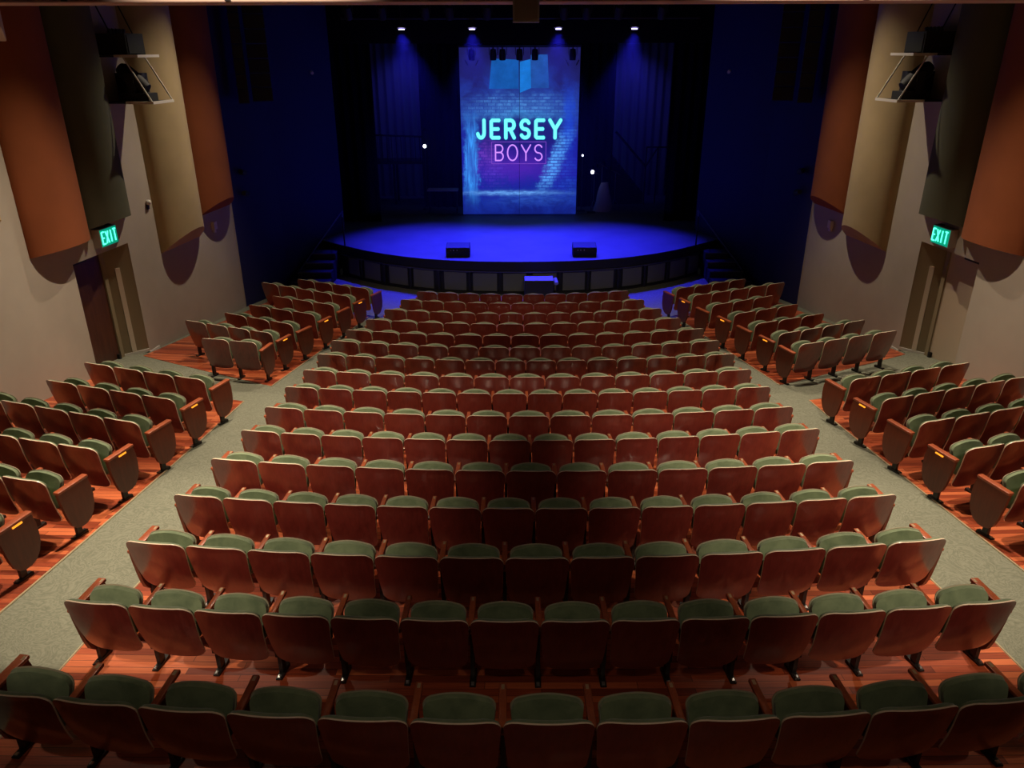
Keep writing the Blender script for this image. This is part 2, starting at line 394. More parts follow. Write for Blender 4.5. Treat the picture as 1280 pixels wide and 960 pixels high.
# small wall fittings
for s in (-1, 1):
    S = WNAME[s]
    o = thing('wall_sensor', 'small pale box fixed under the terracotta panel on the %s wall' % S, 'wall fitting', wp(s, 18.53, 0, 2.52))
    mb = MB(); wall_slab(mb, s, 18.46, 18.60, 2.44, 2.62, .003, .08); c = mb.build('box', M_WHITE, o); c.location = -o.location
    mb = MB(); wall_slab(mb, s, 18.49, 18.57, 2.36, 2.44, .003, .05); c = mb.build('bracket', M_WHITE, o); c.location = -o.location
o = thing('wall_hook', 'tiny round white fitting on the left wall beside the sand panel', 'wall fitting', wp(-1, 16.03, 0, 3.54))
c = MB().sphere(wp(-1, 16.03, .05, 3.54), .055).build('knob', M_WHITE, o, 60); c.location = -o.location
mb = MB(); wall_slab(mb, -1, 15.99, 16.07, 3.40, 3.50, .003, .03); c = mb.build('plate', M_IRON, o); c.location = -o.location

# loudspeaker racks high on the side walls
for s in (-1, 1):
    S = WNAME[s]
    def P(y, n, z): return wp(s, y, n, z)
    o = thing('wall_rack', 'white edged two shelf bracket hung high on the %s wall' % S, 'rack', P(15.7, 0, 5.5), 0, 'equipment racks on the side walls')
    for zz, y0, y1, n1 in ((5.53, 15.3, 16.0, 1.0), (6.33, 15.3, 16.0, .85)):
        mb = MB(); wall_slab(mb, s, y0, y1, zz-.03, zz, .01, n1-.03); c = mb.build('shelf', M_BLACK, o); c.location = -o.location
        mb = MB(); wall_slab(mb, s, y0, y1, zz-.035, zz+.012, n1-.03, n1); wall_slab(mb, s, y0-.02, y0, zz-.035, zz+.012, n1*.45, n1); c = mb.build('shelf_edge', M_WHITE, o); c.location = -o.location
    for y in (15.3, 16.0):
        c = MB().tube([P(y, .55, 6.30), P(y, .97, 5.53)], .014, 6).build('diagonal_rod', M_WHITE, o); c.location = -o.location
        c = MB().tube([P(y, .03, 7.6), P(y, .55, 6.30)], .012, 6).build('hanging_rod', M_IRON, o); c.location = -o.location
    o = thing('loudspeaker', 'black loudspeaker box on the upper shelf of the %s wall rack' % S, 'speaker', P(15.65, .4, 6.335))
    mb = MB(); wall_slab(mb, s, 15.36, 15.94, 6.337, 6.70, .05, .62); c = mb.build('cabinet', M_BLACK, o); c.location = -o.location
    mb = MB(); wall_slab(mb, s, 15.40, 15.90, 6.36, 6.67, .62, .635); c = mb.build('grille', M_BLACKG, o); c.location = -o.location
    for k in range(5):
        c = MB().tube([P(15.4+k*.11, .3, 6.70), P(15.41+k*.11, .32, 6.78)], .03, 6).build('clamp', M_IRON, o); c.location = -o.location
    o = thing('moving_light', 'black moving spotlight on the lower shelf of the %s wall rack' % S, 'spotlight', P(15.65, .5, 5.535))
    mb = MB(); wall_slab(mb, s, 15.40, 15.72, 5.532, 5.68, .30, .85); c = mb.build('base', M_BLACK, o); c.location = -o.location
    for y in (15.42, 15.70):
        mb = MB(); wall_slab(mb, s, y-.025, y+.025, 5.68, 6.02, .45, .6); c = mb.build('yoke', M_BLACK, o); c.location = -o.location
    a, b = P(15.56, .75, 5.74), P(15.56, .28, 6.12)
    c = MB().tube([a, lerp(a, b, .15), lerp(a, b, .5), lerp(a, b, .85), b], [.11, .13, .15, .15, .10], 14).build('head', M_BLACK, o, 40); c.location = -o.location
    o = thing('amplifier', 'black power box behind the moving light on the %s rack' % S, 'equipment box', P(15.86, .2, 5.535))
    mb = MB(); wall_slab(mb, s, 15.74, 15.98, 5.532, 6.02, .04, .55); c = mb.build('case', M_BLACK, o); c.location = -o.location
    c = MB().tube([P(15.8, .55, 5.85), P(15.8, .59, 5.85), P(15.92, .59, 5.85), P(15.92, .55, 5.85)], .012, 6).build('handle', M_IRON, o); c.location = -o.location

# cross beam under the ceiling near the camera, with hanging tan box
BY = 7.6; bz = 6.815
beam = MB().box((0, BY+.25, bz+.23), (17.6, .5, .46), ch=.012).build('trim_3', M_BEAM); structure(beam, 'rosy beige fascia beam across the hall')
for x in (-4.2, -2.75, -.25, 1.2, 2.9, 4.1):
    MB().box((x, BY-.012, bz+.028), (.05, .024, .035)).build('bolt_head', M_IRON, beam)
o = thing('hanging_speaker', 'tan fronted box with pale rim hanging from the fascia beam', 'speaker', (0, BY-.12, bz+.085))
MB().box((-.115, 0, -.005), (.232, .12, .50)).build('case', M_WHITE, o)
MB().box((-.115, -.063, -.005), (.200, .008, .468)).build('grille', M_TAN, o)
MB().tube([(-.115, .09, .18), (-.115, .2, .2)], .02, 8).build('bracket', M_IRON, o)
o = thing('white_projector', 'white angular housing at the upper left corner below the beam', 'projector', (-4.80, 7.3, 6.8))
Mx = Matrix.Rotation(math.radians(28), 4, 'Z') @ Matrix.Rotation(math.radians(-18), 4, 'X')
MB().box((0, 0, -.10), (.30, .36, .30), Mx, ch=.01).build('case', M_WHITE, o)
MB().box((.02, -.18, -.15), (.13, .05, .10), Mx).build('lens_hood', M_IRON, o)
MB().tube([(0, .05, .05), (0, .3, .15)], .025, 8).build('bracket', M_IRON, o)

# ------------------------------------------------------------------ ceiling downlights
for i, (x, y, pw, tx, ty, cone, rad) in enumerate(HOUSE):
    side = 'left' if x < 0 else 'right'
    o = thing('ceiling_downlight', 'black ceiling downlight above the %s %s' % (side, ('front side seats', 'middle side seats', 'rear aisle', 'centre block behind the beam', 'rearmost rows', 'centre block ahead of the beam', 'front rows of the centre block', 'middle of the rear centre rows, added fill')[i//2]), 'ceiling light', (x, y, CEIL_Z), 0, 'ceiling downlights above the seats')
    MB().tube([(0, 0, .15), (0, 0, .5)], .13, 16).build('can', M_BLACK, o, 40)
    li = bpy.data.lights.new('downlight', 'SPOT'); li.energy = pw; li.color = WARM; li.spot_size = math.radians(cone)
    li.spot_blend = .8; li.shadow_soft_size = rad
    lo = bpy.data.objects.new('downlight', li); COL.objects.link(lo); lo.parent = o
    d = Vector((tx-x, ty-y, fz(tx, ty)+.8-CEIL_Z)); lo.rotation_euler = d.to_track_quat('-Z', 'Y').to_euler()

# ------------------------------------------------------------------ theatre seats
def sg(x): return -1 if x < 0 else 1
def shell_mesh(hw0, hw1, z0, z1, r0, r1, yf, arch, NU=14, NV=14):
    """returns function grid of (u,v)->(x, y, z) with rounded corners"""
    rows = []
    ts = [0, .012, .03, .06, .1, .15] + [.15+.7*k/6 for k in range(1, 6)] + [.85, .9, .94, .97, .988, 1.0]
    H = z1-z0
    for tv in ts:
        z = z0+H*tv; b = lerp(hw0, hw1, min(1, tv*1.15)); dB = H*tv; dT = H*(1-tv); W = b
        if dB < r0: W = b-r0+math.sqrt(max(0, r0*r0-(r0-dB)**2))
        if dT < r1: W = b-r1+math.sqrt(max(0, r1*r1-(r1-dT)**2))
        row = []
        for i in range(NU+1):
            x = W*(-1+2*i/NU); zz = z + arch*(1-(x/hw1)**2)*tv**2 - (.018*(1-(x/hw0)**2)*(1-tv)**4 if hw0 else 0)
            row.append((x, yf(x, tv), zz))
        rows.append(row)
    return rows
def solid(rows, thick, dome=0.0, rim=None):
    NV, NU = len(rows)-1, len(rows[0])-1; mb = MB(); n = NU+1
    front = []
    for j, row in enumerate(rows):
        for i, (x, y, z) in enumerate(row):
            e = min(1, min(j, NV-j)/3.0) * min(1, min(i, NU-i)/2.0)
            front.append((x, y+thick+dome*math.sqrt(max(0, e)), z))
    vs = [p for r in rows for p in r]+front; o = n*(NV+1)
    mb.add(vs, [(j*n+i, j*n+i+1, (j+1)*n+i+1, (j+1)*n+i) for j in range(NV) for i in range(NU)])
    mb.add([], [])
    for j in range(NV):
        for i in range(NU): mb.f.append((o+j*n+i, o+(j+1)*n+i, o+(j+1)*n+i+1, o+j*n+i+1)); mb.mi.append(0)
    ring = [i for i in range(n)] + [j*n+NU for j in range(1, NV+1)] + [NV*n+i for i in range(NU-1, -1, -1)] + [j*n for j in range(NV-1, 0, -1)]
    for a in range(len(ring)):
        p, q = ring[a], ring[(a+1) % len(ring)]; mb.f.append((p, q, o+q, o+p)); mb.mi.append(rim if rim is not None else 0)
    return mb
LEAN = .185
def back_y(x, tv):
    c = lerp(.22, .52, min(1, max(0, (tv-.12)/.6)))
    return LEAN*(1-tv) - .020*math.sin(PI*min(1, tv*1.1)) + c*x*x - .018
ME = {}
ME['backrest'] = solid(shell_mesh(.250, .2845, .230, .850, .085, .090, back_y, .014), .014, 0, 1).mesh('backrest', [M_SHELL, M_EDGE], 35)
def pad_y(x, tv): return back_y(x, lerp(.28, .985, tv)) + .0145
ME['back_cushion'] = solid(shell_mesh(.250, .276, .42, .843, .07, .085, pad_y, .014), .022, .022).mesh('back_cushion', M_VELVET, 50)
def seat_y(x, tv): return lerp(.235, .285, tv) - .030*math.sin(PI*(.1+.85*tv)) + .15*x*x
ME['seat_cushion'] = solid(shell_mesh(.205, .234, .37, .720, .06, .045, seat_y, .062), .048, 0.0).mesh('seat_cushion', M_VELVET, 45)
M_PIPE = mat('pale green seat welt', (.30, .26, .17), .7)
rw = shell_mesh(.207, .236, .368, .722, .06, .045, lambda x, t: seat_y(x, t)+.046, .062)
rim_pts = [rw[j][0] for j in range(len(rw))] + rw[-1][1:-1] + [rw[j][-1] for j in range(len(rw)-1, -1, -1)]
ME['welt'] = MB().tube(rim_pts, .0075, 5).mesh('welt', M_PIPE, 60)
ME['seat_pan'] = solid(shell_mesh(.20, .228, .36, .710, .06, .050, lambda x, t: seat_y(x, t)+.049, .060), .018, .01).mesh('seat_pan', M_PAN, 45)
HW = .2915
def arm_mesh(x, wd=.052): return MB().box((x, .335, .640), (wd, .44, .034), ch=.009).mesh('armrest', M_ARM, 40)
ME['armL'] = arm_mesh(-HW); ME['armR'] = arm_mesh(HW)
ME['endarmL'] = arm_mesh(-HW-.019, .078); ME['endarmR'] = arm_mesh(HW+.019, .078)
def leg_mesh(x):
    mb = MB(); mb.box((x, .30, .42), (.026, .16, .41)); mb.box((x, .30, .12), (.036, .075, .32)); mb.box((x, .295, -.018), (.055, .21, .04)); return mb.mesh('leg', M_IRON)
ME['legL'] = leg_mesh(-HW); ME['legR'] = leg_mesh(HW)
def bolt_mesh(x): return MB().box((x, .215, .006), (.028, .03, .016)).mesh('floor_bolt', M_BOLT)
ME['boltL'] = bolt_mesh(-HW); ME['boltR'] = bolt_mesh(HW)
SH = [(.115, .625), (.550, .625), (.578, .50), (.580, .38), (.568, .27), (.533, .18), (.475, .115), (.40, .085), (.32, .085), (.255, .11), (.205, .17), (.172, .27), (.148, .40), (.128, .52)]
def end_mesh(x0):
    M = Matrix(((0, 0, 1, x0), (1, 0, 0, 0), (0, 1, 0, 0), (0, 0, 0, 1)))
    return MB().prism(SH, M, .036).mesh('end_panel', M_END, 30)
ME['endL'] = end_mesh(-HW-.040); ME['endR'] = end_mesh(HW+.004)
def lamp_mesh(x): return MB().box((x, .36, .606), (.012, .12, .016)).mesh('aisle_lamp', M_AISLE)
ME['lampL'] = lamp_mesh(-HW-.047); ME['lampR'] = lamp_mesh(HW+.047)
def plate_mesh(x): return MB().box((x, .515, .6562), (.022, .045, .003)).mesh('number_plate', M_PLATE)
ME['plateL'] = plate_mesh(-HW); ME['plateR'] = plate_mesh(HW)
def theatre_seat(x, y, rz, wscale, label, group, left=False, right=False, lamp=None, plate=False, panelL=True, panelR=True):
    o = thing('theatre_seat', label, 'seat', (x, y, fz(x, y)), rz, group); o.scale = (wscale, 1, 1)
    link('backrest', ME['backrest'], o); link('back_cushion', ME['back_cushion'], o)
    sc_ = link('seat_cushion', ME['seat_cushion'], o); link('welt', ME['welt'], sc_); link('seat_pan', ME['seat_pan'], o)
    a = link('armrest', ME['endarmL' if left and panelL else 'armL'], o); l = link('leg', ME['legL'], o); link('floor_bolt', ME['boltL'], l)
    if plate: link('number_plate', ME['plateL'], a)
    if left and panelL: link('end_panel', ME['endL'], o)
    if right:
        a = link('armrest', ME['endarmR' if panelR else 'armR'], o); l = link('leg', ME['legR'], o); link('floor_bolt', ME['boltR'], l)
        if plate: link('number_plate', ME['plateR'], a)
        if panelR: link('end_panel', ME['endR'], o)
    if lamp: tag(link('aisle_lamp', ME['lamp'+lamp], o), 'glowing amber lamp strip under the armrest')
    return o
ORD = ['first', 'second', 'third', 'fourth', 'fifth', 'sixth', 'seventh', 'eighth', 'ninth', 'tenth', 'eleventh', 'twelfth', 'thirteenth', 'fourteenth', 'fifteenth', 'sixteenth']
def nth(k, n, a, b):
    """kth of n seen from end a or end b, whichever is nearer"""
    if n % 2 and k == n//2: return 'middle seat'
    if k < n/2: return ('%s seat from the %s' % (ORD[k], a)) if k else '%smost seat' % a
    j = n-1-k; return ('%s seat from the %s' % (ORD[j], b)) if j else '%smost seat' % b
# row, x left end, y left end, y middle, x right end, y right end, number of seats
ROWS = [(-2.661, 18.56, 18.292, 2.704, 18.601, 10), (-2.927, 17.516, 17.175, 2.902, 17.457, 11), (-3.132, 16.407, 16.06, 3.122, 16.432, 12),
 (-3.356, 15.371, 15.049, 3.345, 15.431, 12), (-3.585, 14.418, 14.051, 3.602, 14.45, 13), (-3.688, 13.552, 13.137, 3.666, 13.494, 13),
 (-3.707, 12.588, 12.249, 3.684, 12.555, 14), (-3.704, 11.62, 11.289, 3.693, 11.596, 13), (-3.744, 10.709, 10.447, 3.703, 10.663, 14),
 (-3.765, 9.779, 9.466, 3.731, 9.75, 13), (-3.791, 8.869, 8.566, 3.775, 8.887, 14), (-3.833, 7.937, 7.621, 3.773, 7.844, 13),
 (-3.862, 6.972, 6.686, 3.838, 6.941, 14), (-3.894, 5.983, 5.706, 3.858, 6.004, 13), (-3.932, 5.012, 4.754, 3.88, 4.99, 14),
 (-3.98, 3.95, 3.655, 3.97, 3.95, 13)]
for r, (xl, yl, ym, xr, yr, n) in enumerate(ROWS):
    xm = (xl+xr)/2; hw = (xr-xl)/2; sag = (yl+yr)/2-ym; tilt = (yr-yl)/(2*hw)
    R = (hw*hw+sag*sag)/(2*sag); amax = math.asin(hw/R); wd = 2*amax*R/n
    row = ORD[r]+' row from the stage' if r < 8 else (ORD[15-r]+' row from the back' if r < 15 else 'rearmost row')
    if r == 0: row = 'front row'
    for k in range(n):
        a = -amax + 2*amax*(k+.5)/n
        x = xm + R*math.sin(a); y = ym + R*(1-math.cos(a)) + tilt*(x-xm)
        theatre_seat(x, y, a+math.atan(tilt), wd/.583, 'Green velvet %s, %s, centre block' % (nth(k, n, 'left', 'right'), row), 'theatre seats of the centre block',
                     k == 0, k == n-1, ('L' if k == 0 else 'R') if False else None, r >= 10)
# side rows: aisle end corner x, y, seat width, row angle, seats listed from the aisle
def side_row(side, x0, y0, wd, ang, n, label_row, group, lamp, inset=0):
    a = math.radians(ang); ux, uy = side*math.cos(a), math.sin(a)
    for k in range(n):
        t = (k-.5+inset)*wd; x, y = x0+ux*t, y0+uy*t
        if n == 1: pos = 'aisle seat'
        else: pos = 'aisle seat' if k == 0 else ('outermost seat' if k == n-1 else ORD[k]+' seat from the aisle')
        rz = side*a
        first, last = k == 0, k == n-1
        theatre_seat(x, y, rz, wd/.583, 'Green velvet %s, %s' % (pos, label_row), group,
                     left=(last if side < 0 else first), right=(first if side < 0 else last),
                     lamp=('R' if side < 0 else 'L') if (lamp and first) else None, panelL=(side > 0), panelR=(side < 0), plate=False)
        if side < 0 and not last: pass
FL = [(-4.406, 18.928, .555, 156.3, 4), (-4.66, 17.942, .565, 153.0, 5), (-4.864, 16.942, .60, 155.0, 3), (-5.062, 15.932, .605, 155.9, 3),
      (-5.286, 15.019, .62, 154.0, 3), (-5.411, 14.175, .54, 158.0, 4), (-5.52, 13.34, .56, 169.5, 2)]
RL = [(-5.621, 11.134, .597, 161.6, 4), (-5.685, 10.179, .60, 161.6, 4), (-5.76, 9.231, .60, 161.9, 5), (-5.842, 8.293, .595, 164.5, 4),
      (-5.92, 7.35, .59, 165.5, 3), (-6.0, 6.41, .59, 166.5, 2)]
FR = [(4.413, 18.86, .545, 24.1, 4), (4.625, 17.928, .556, 23.0, 5), (4.841, 16.848, .60, 25.0, 3), (5.069, 15.874, .59, 24.1, 3),
      (5.245, 14.93, .60, 22.8, 3), (5.392, 14.053, .545, 23.0, 4), (5.512, 13.207, .56, 19.5, 4)]
RR = [(5.575, 11.063, .583, 17.6, 4), (5.614, 10.115, .57, 18.0, 5), (5.694, 9.172, .585, 17, 4), (5.777, 8.247, .585, 16, 3), (5.86, 7.31, .585, 15, 2)]
for rows, side, blk, S in ((FL, -1, 'front', 'left'), (RL, -1, 'rear', 'left'), (FR, 1, 'front', 'right'), (RR, 1, 'rear', 'right')):
    nr = len(rows)
    for r, (x, y, wd, ang, n) in enumerate(rows):
        if r == 0: rn = 'foremost row'
        elif r == nr-1: rn = 'rearmost row'
        else: rn = ORD[r]+' row'
        side_row(side, x, y, wd, 180-ang if side < 0 else ang, n, '%s of the %s %s block' % (rn, blk, S), 'theatre seats of the %s %s block' % (blk, S), r % 2 == 1)

# ------------------------------------------------------------------ stage
SZ = .95
EDGE = [(0, 21.12), (.7, 21.14), (1.4, 21.20), (2.0, 21.30), (2.7, 21.48), (3.3, 21.72), (4.0, 22.08), (4.7, 22.55), (5.3, 23.06), (5.75, 23.44), (6.15, 23.80)]
FULL = [(-x, y) for x, y in EDGE[::-1]] + EDGE[1:]
def ey(x, off=0.0): return interp([(a, b) for a, b in FULL], x)+off
mb = MB(); N = len(FULL)
out = FULL + [(6.2, 24.0), (5.75, 25.0), (5.75, 25.3), (9.0, 25.4), (9.0, 34.0), (-9.0, 34.0), (-9.0, 25.4), (-5.75, 25.3), (-5.75, 25.0), (-6.2, 24.0)]
mb.prism(out, Matrix.Translation((0, 0, SZ-.05)), .05)
stage = mb.build('stage', M_STAGE); structure(stage, 'curved apron stage floor under blue light')
stage.name = 'floor_stage'
def curved_band(off0, off1, z0, z1, x0=-6.1, x1=6.1, n=40):
    mb = MB(); vs = []
    for i in range(n+1):
        x = lerp(x0, x1, i/n)
        for o_, z in ((off0, z0), (off1, z0), (off1, z1), (off0, z1)): vs.append((x, ey(x, o_), z))
    fs = []
    for i in range(n):
        for k in range(4): fs.append((4*i+k, 4*i+(k+1) % 4, 4*i+4+(k+1) % 4, 4*i+4+k))
    fs += [(0, 1, 2, 3), (4*n+3, 4*n+2, 4*n+1, 4*n)]
    return mb.add(vs, fs)
curved_band(-.03, .25, .68, SZ-.002).build('stage_lip', M_BLACK, stage, 30)
M_RAILM = mat('satin dark rail', (.10, .10, .12), .35, metal=.4)
pit = thing('wall_pit', None, None); structure(pit, 'low black pit wall with grey green panels under the stage lip')
curved_band(.04, .25, 0, .68, -5.5, 5.5).build('backing', M_BLACK, pit, 30)
curved_band(-.06, .04, .645, .672, -5.5, 5.5).build('top_rail', M_RAILM, pit, 30)
curved_band(-.03, .04, .0, .07, -5.5, 5.5).build('kick_rail', M_BLACK, pit, 30)
def px_to_edge(px):                                     # measured panel edges (columns of the survey) to x on the wall
    return (px-640)/961.13*22.4*1.0
PAN = [(-4.97, -4.62), (-4.50, -4.02), (-3.74, -3.20), (-3.02, -2.44), (-2.13, -1.52), (-1.34, -.68), (-.50, .13), (.33, 1.00), (1.19, 1.82), (2.02, 2.66), (2.94, 3.52), (3.72, 4.28), (4.50, 5.04), (5.20, 5.58)]
PAN = [(-5.25, -4.87), (-4.68, -4.15), (-3.86, -3.28), (-3.10, -2.50), (-2.19, -1.55), (-1.36, -.68), (-.50, .15), (.33, 1.00), (1.19, 1.82), (2.00, 2.66), (2.94, 3.52), (3.72, 4.28), (4.46, 5.00), (5.12, 5.50)]
for a, b in PAN:
    curved_band(-.005, .04, .09, .615, a, b, 4).build('cloth_panel', M_OLIVEG, pit, 30)
for a, b in zip(PAN, PAN[1:]):
    xm = (a[1]+b[0])/2
    MB().box((xm, ey(xm)+.0, .33), (.055, .07, .66)).build('post', M_BLACK, pit)
for i in range(0, 14, 2):
    xm = (PAN[i][1]+PAN[i+1][0])/2 if i else (PAN[0][1]+PAN[1][0])/2
    MB().box((xm, ey(xm)-.03, .665), (.16, .12, .03)).build('rail_bracket', M_RAILM, pit)

# steps at both ends of the stage
for s in (-1, 1):
    S = WNAME[s]; st_ = thing('stage_steps', 'black carpeted steps up to the stage beside the %s navy wall' % S, 'steps', (s*5.95, 22.6, 0))
    for k, (yb, z) in enumerate(((23.15, .76), (22.78, .57), (22.43, .38), (22.08, .19))):
        xo = 6.78-.16*(3-k)-.03
        mb = MB().box((s*(5.60+xo)/2-s*5.95, yb-.05-22.6, z/2), (xo-5.60, .46, z)); mb.build('step', M_STEP, st_)
        MB().box((s*(5.60+xo)/2-s*5.95, yb-.28-22.6, z-.012), (xo-5.60, .03, .026)).build('nosing', M_RAILM, st_)
    o = thing('handrail', 'thin dark handrail rising beside the %s stage steps' % S, 'handrail', (s*5.33, 23.09, SZ))
    base = Vector((s*5.33, 23.09, SZ))
    top = Vector((s*5.50, 23.95, 1.83)); low = Vector((s*6.40, 21.75, .55))
    MB().tube([top-base, low-base], .018, 8).build('rail', M_RAILM, o)
    MB().tube([(0, 0, 0), (0, 0, .86)], .02, 8).build('post', M_BLACK, o)
    MB().tube([(0, 0, .80), top-base], .016, 8).build('crossbar', M_RAILM, o)
    MB().tube([(s*1.02, -1.30, -.60-.16), low-base+Vector((0, .05, 0))], .016, 8).build('lower_post', M_BLACK, o)
# stage monitors
M_GRILLE = mat('grey monitor grille', (.010, .010, .011), .45)
def wedge(x, y, label):
    o = thing('stage_monitor', label, 'stage monitor', (x, y, SZ), 0, 'stage monitors on the apron')
    pr_ = [(-.20, .0), (.20, .0), (.24, .10), (.20, .335), (-.20, .265), (-.22, .14)]
    M = Matrix(((0, 0, 1, -.34), (1, 0, 0, 0), (0, 1, 0, 0), (0, 0, 0, 1)))
    MB().prism(pr_, M, .68).build('cabinet', M_BLACK, o)
    MB().add([(-.31, -.185, .272), (.31, -.185, .272), (.31, .185, .336), (-.31, .185, .336)], [(0, 1, 2, 3)]).build('grille', M_GRILLE, o)
    for dx in (-.2, -.12, -.02): MB().box((dx, -.218, .2), (.025, .012, .025)).build('socket', M_BOLT, o)
    MB().box((.2, -.215, .16), (.12, .012, .05)).build('handle', M_IRON, o)
wedge(-1.80, 21.85, 'black wedge monitor on the stage edge, left of the neon screen centre')
wedge(1.83, 21.85, 'black wedge monitor on the stage edge, right of the neon screen centre')
# front fill speaker standing on the floor
o = thing('subwoofer', 'black speaker cabinet with blue lit top in front of the pit wall', 'speaker', (.49, 20.72, 0))
MB().box((0, 0, .30), (.80, .52, .56), ch=.01).build('cabinet', M_BLACK, o)
MB().box((0, -.265, .30), (.74, .012, .50)).build('grille', M_BLACKG, o)
MB().box((0, 0, .585), (.78, .50, .012)).build('lid', mat('grey lid', (.3, .3, .33), .5), o)
for x in (-.3, .3): MB().box((x, 0, .01), (.06, .3, .02)).build('foot', M_IRON, o)
o = thing('floor_lamp_clamp', 'small grey spotlight clipped beside the front speaker', 'spotlight', (.98, 20.70, 0))
MB().tube([(0, 0, 0), (0, 0, .45)], .012, 8).build('stand', M_IRON, o)
MB().tube([(0, -.06, .45), (-.04, .08, .55)], .06, 10).build('head', mat('grey lamp body', (.35, .36, .42), .4), o, 40)
MB().box((0, 0, .008), (.2, .2, .016)).build('base', M_IRON, o)

# ------------------------------------------------------------------ proscenium, drapes, back of stage
mb = MB().box((0, 25.45, 8.5), (13.2, .3, 3.86)); structure(mb.build('wall_front', M_DRAPE), 'black header above the stage opening')
mb = MB().box((0, 34.1, 5), (19, .2, 10)); structure(mb.build('wall_upstage', M_DRAPE), 'black wall at the back of the stage')
for s in (-1, 1):
    mb = MB().box((s*9.1, 29.7, 5), (.2, 8.6, 10)); structure(mb.build('wall_wing_'+WNAME[s], M_DRAPE), 'black side wall of the stage wing on the %s' % WNAME[s])
mb = MB().box((0, 29.8, 9.3), (18, 8.4, .2)); structure(mb.build('ceiling_stage', M_DRAPE), 'black stage ceiling')
def drape(x0, x1, y, z0, z1, m, label, cat='curtain', amp=.07, waves=None, group=None):
    n = max(12, int((x1-x0)*22)); waves = waves or (x1-x0)*3.2; vs = []
    for z in (z0, z1):
        for i in range(n+1):
            u = i/n; vs.append((lerp(x0, x1, u), y+amp*math.sin(u*waves*2*PI), z))
    vs2 = [(a, b+.02, c) for a, b, c in vs]; L = n+1
    mb = MB().add(vs, [(i, i+1, L+i+1, L+i) for i in range(n)]); mb.add(vs2, [(i, L+i, L+i+1, i+1) for i in range(n)])
    k = 2*L
    mb.f += [(0, L, k+L, k), (n, k+n, k+L+n, L+n)]; mb.mi += [0, 0]
    for i in range(n): mb.f += [(L+i, L+i+1, k+L+i+1, k+L+i), (i, k+i, k+i+1, i+1)]; mb.mi += [0, 0]
    return tag(mb.build('stage_curtain', m, None, 60), label, cat, group)
for s in (-1, 1):
    S = WNAME[s]
    a, b = (-7.2, -4.75) if s < 0 else (4.98, 7.2)
    drape(a, b, 26.6, SZ+.01, 7.6, M_DRAPE, 'black side curtain just inside the stage opening on the %s' % S)
    a, b = (-3.55, -2.05) if s < 0 else (2.2, 3.42)
    drape(a, b, 29.2, SZ+.01, 7.6, M_DRAPE, 'black curtain directly %s of the neon sign screen' % S)
    a, b = (-5.6, -3.5) if s < 0 else (3.4, 5.9)
    drape(a, b, 31.6, SZ+.01, 7.4, M_BLUEDR, 'faint blue lit cloth hanging deep on the %s of the stage' % S)

# upper railing, stair silhouettes and set dressing
o = thing('platform', 'dark raised platform with a baluster railing on the left of the stage', 'platform', (-4.5, 30.2, SZ))
MB().box((0, 0, 1.56), (2.4, 1.0, .10)).build('deck', M_BLACK, o)
for x in (-1.1, -.2, .95):
    for y in (-.42, .42): MB().box((x, y, .755), (.08, .08, 1.51)).build('leg', M_BLACK, o)
MB().tube([(-1.15, -.45, 2.56), (1.1, -.45, 2.48)], .035, 8).build('top_rail', M_BLACK, o)
for i in range(13): MB().tube([(-1.1+i*.175, -.45, 1.61), (-1.1+i*.175, -.45, 2.54-.006*i)], .014, 6).build('baluster', M_BLACK, o)
MB().tube([(1.1, -.45, 2.46), (1.62, -.5, 1.75)], .035, 8).build('stair_rail', M_BLACK, o)
o = thing('staircase', 'dark stair with sloping rail on the right of the stage', 'staircase', (4.2, 30.2, SZ))
for i in range(9): MB().box((-.75+i*.15, 0, (2.5-i*.17)/2-.35), (.16, .9, 2.5-i*.17-.7)).build('step', M_BLACK, o)
MB().tube([(-.62, -.5, 2.66), (.56, -.5, 1.40)], .045, 8).build('handrail', M_BLACK, o)
MB().tube([(.56, -.5, 1.40), (.98, -.5, 2.1)], .03, 8).build('brace', M_BLACK, o)
for x in (.56, .98): MB().tube([(x, -.5, 0), (x, -.5, 2.1)], .03, 6).build('post', M_BLACK, o)
MB().tube([(.56, -.5, 2.1), (1.35, -.5, 2.1)], .03, 6).build('crossbar', M_BLACK, o)
M_PALE = mat('pale work lamp glow', (.8, .8, .85), .4, emit=(.85, .88, 1.0), es=6.0)
M_DIM = mat('dim lamp', (.8, .8, .85), .4, emit=(.85, .88, 1.0), es=1.6)
for (x, y, z, m, lab) in ((-3.40, 28.85, 3.2, M_PALE, 'small bright work lamp on a stand near the left railing'), (2.27, 28.4, 2.92, M_PALE, 'tiny white lamp just right of the neon screen'), (2.62, 28.15, 2.38, M_PALE, 'low white music lamp right of the neon screen')):
    o = thing('work_lamp', lab, 'lamp', (x, y, SZ))
    MB().tube([(0, 0, 0), (0, 0, z-SZ-.04)], .012, 6).build('stand', M_BLACK, o)
    MB().sphere((0, 0, z-SZ), .055 if 'tiny' not in lab else .03, sq=(1.1, .8, 1.2)).build('bulb', m, o, 60)
    MB().box((0, 0, .01), (.3, .3, .02)).build('base', M_BLACK, o)
M_GREYC = mat('grey dust cloth', (.30, .29, .31), .9)
mb = MB(); N = 12
vs = []
for j in range(7):
    z = j/6*1.02
    for i in range(N):
        a = 2*PI*i/N; r = lerp(.34, .13, (j/6)**1.3)*(1+.10*math.sin(3*a+j))
        vs.append((r*math.cos(a)+.06*(j/6), r*.6*math.sin(a), z))
mb.add(vs, [(j*N+i, j*N+(i+1) % N, (j+1)*N+(i+1) % N, (j+1)*N+i) for j in range(6) for i in range(N)]+[tuple(6*N+i for i in range(N)), tuple(range(N))[::-1]])
o = mb.build('covered_stand', M_GREYC, None, 60, (3.05, 28.4, SZ)); tag(o, 'stand under a pale grey cloth right of the neon screen', 'covered stand')
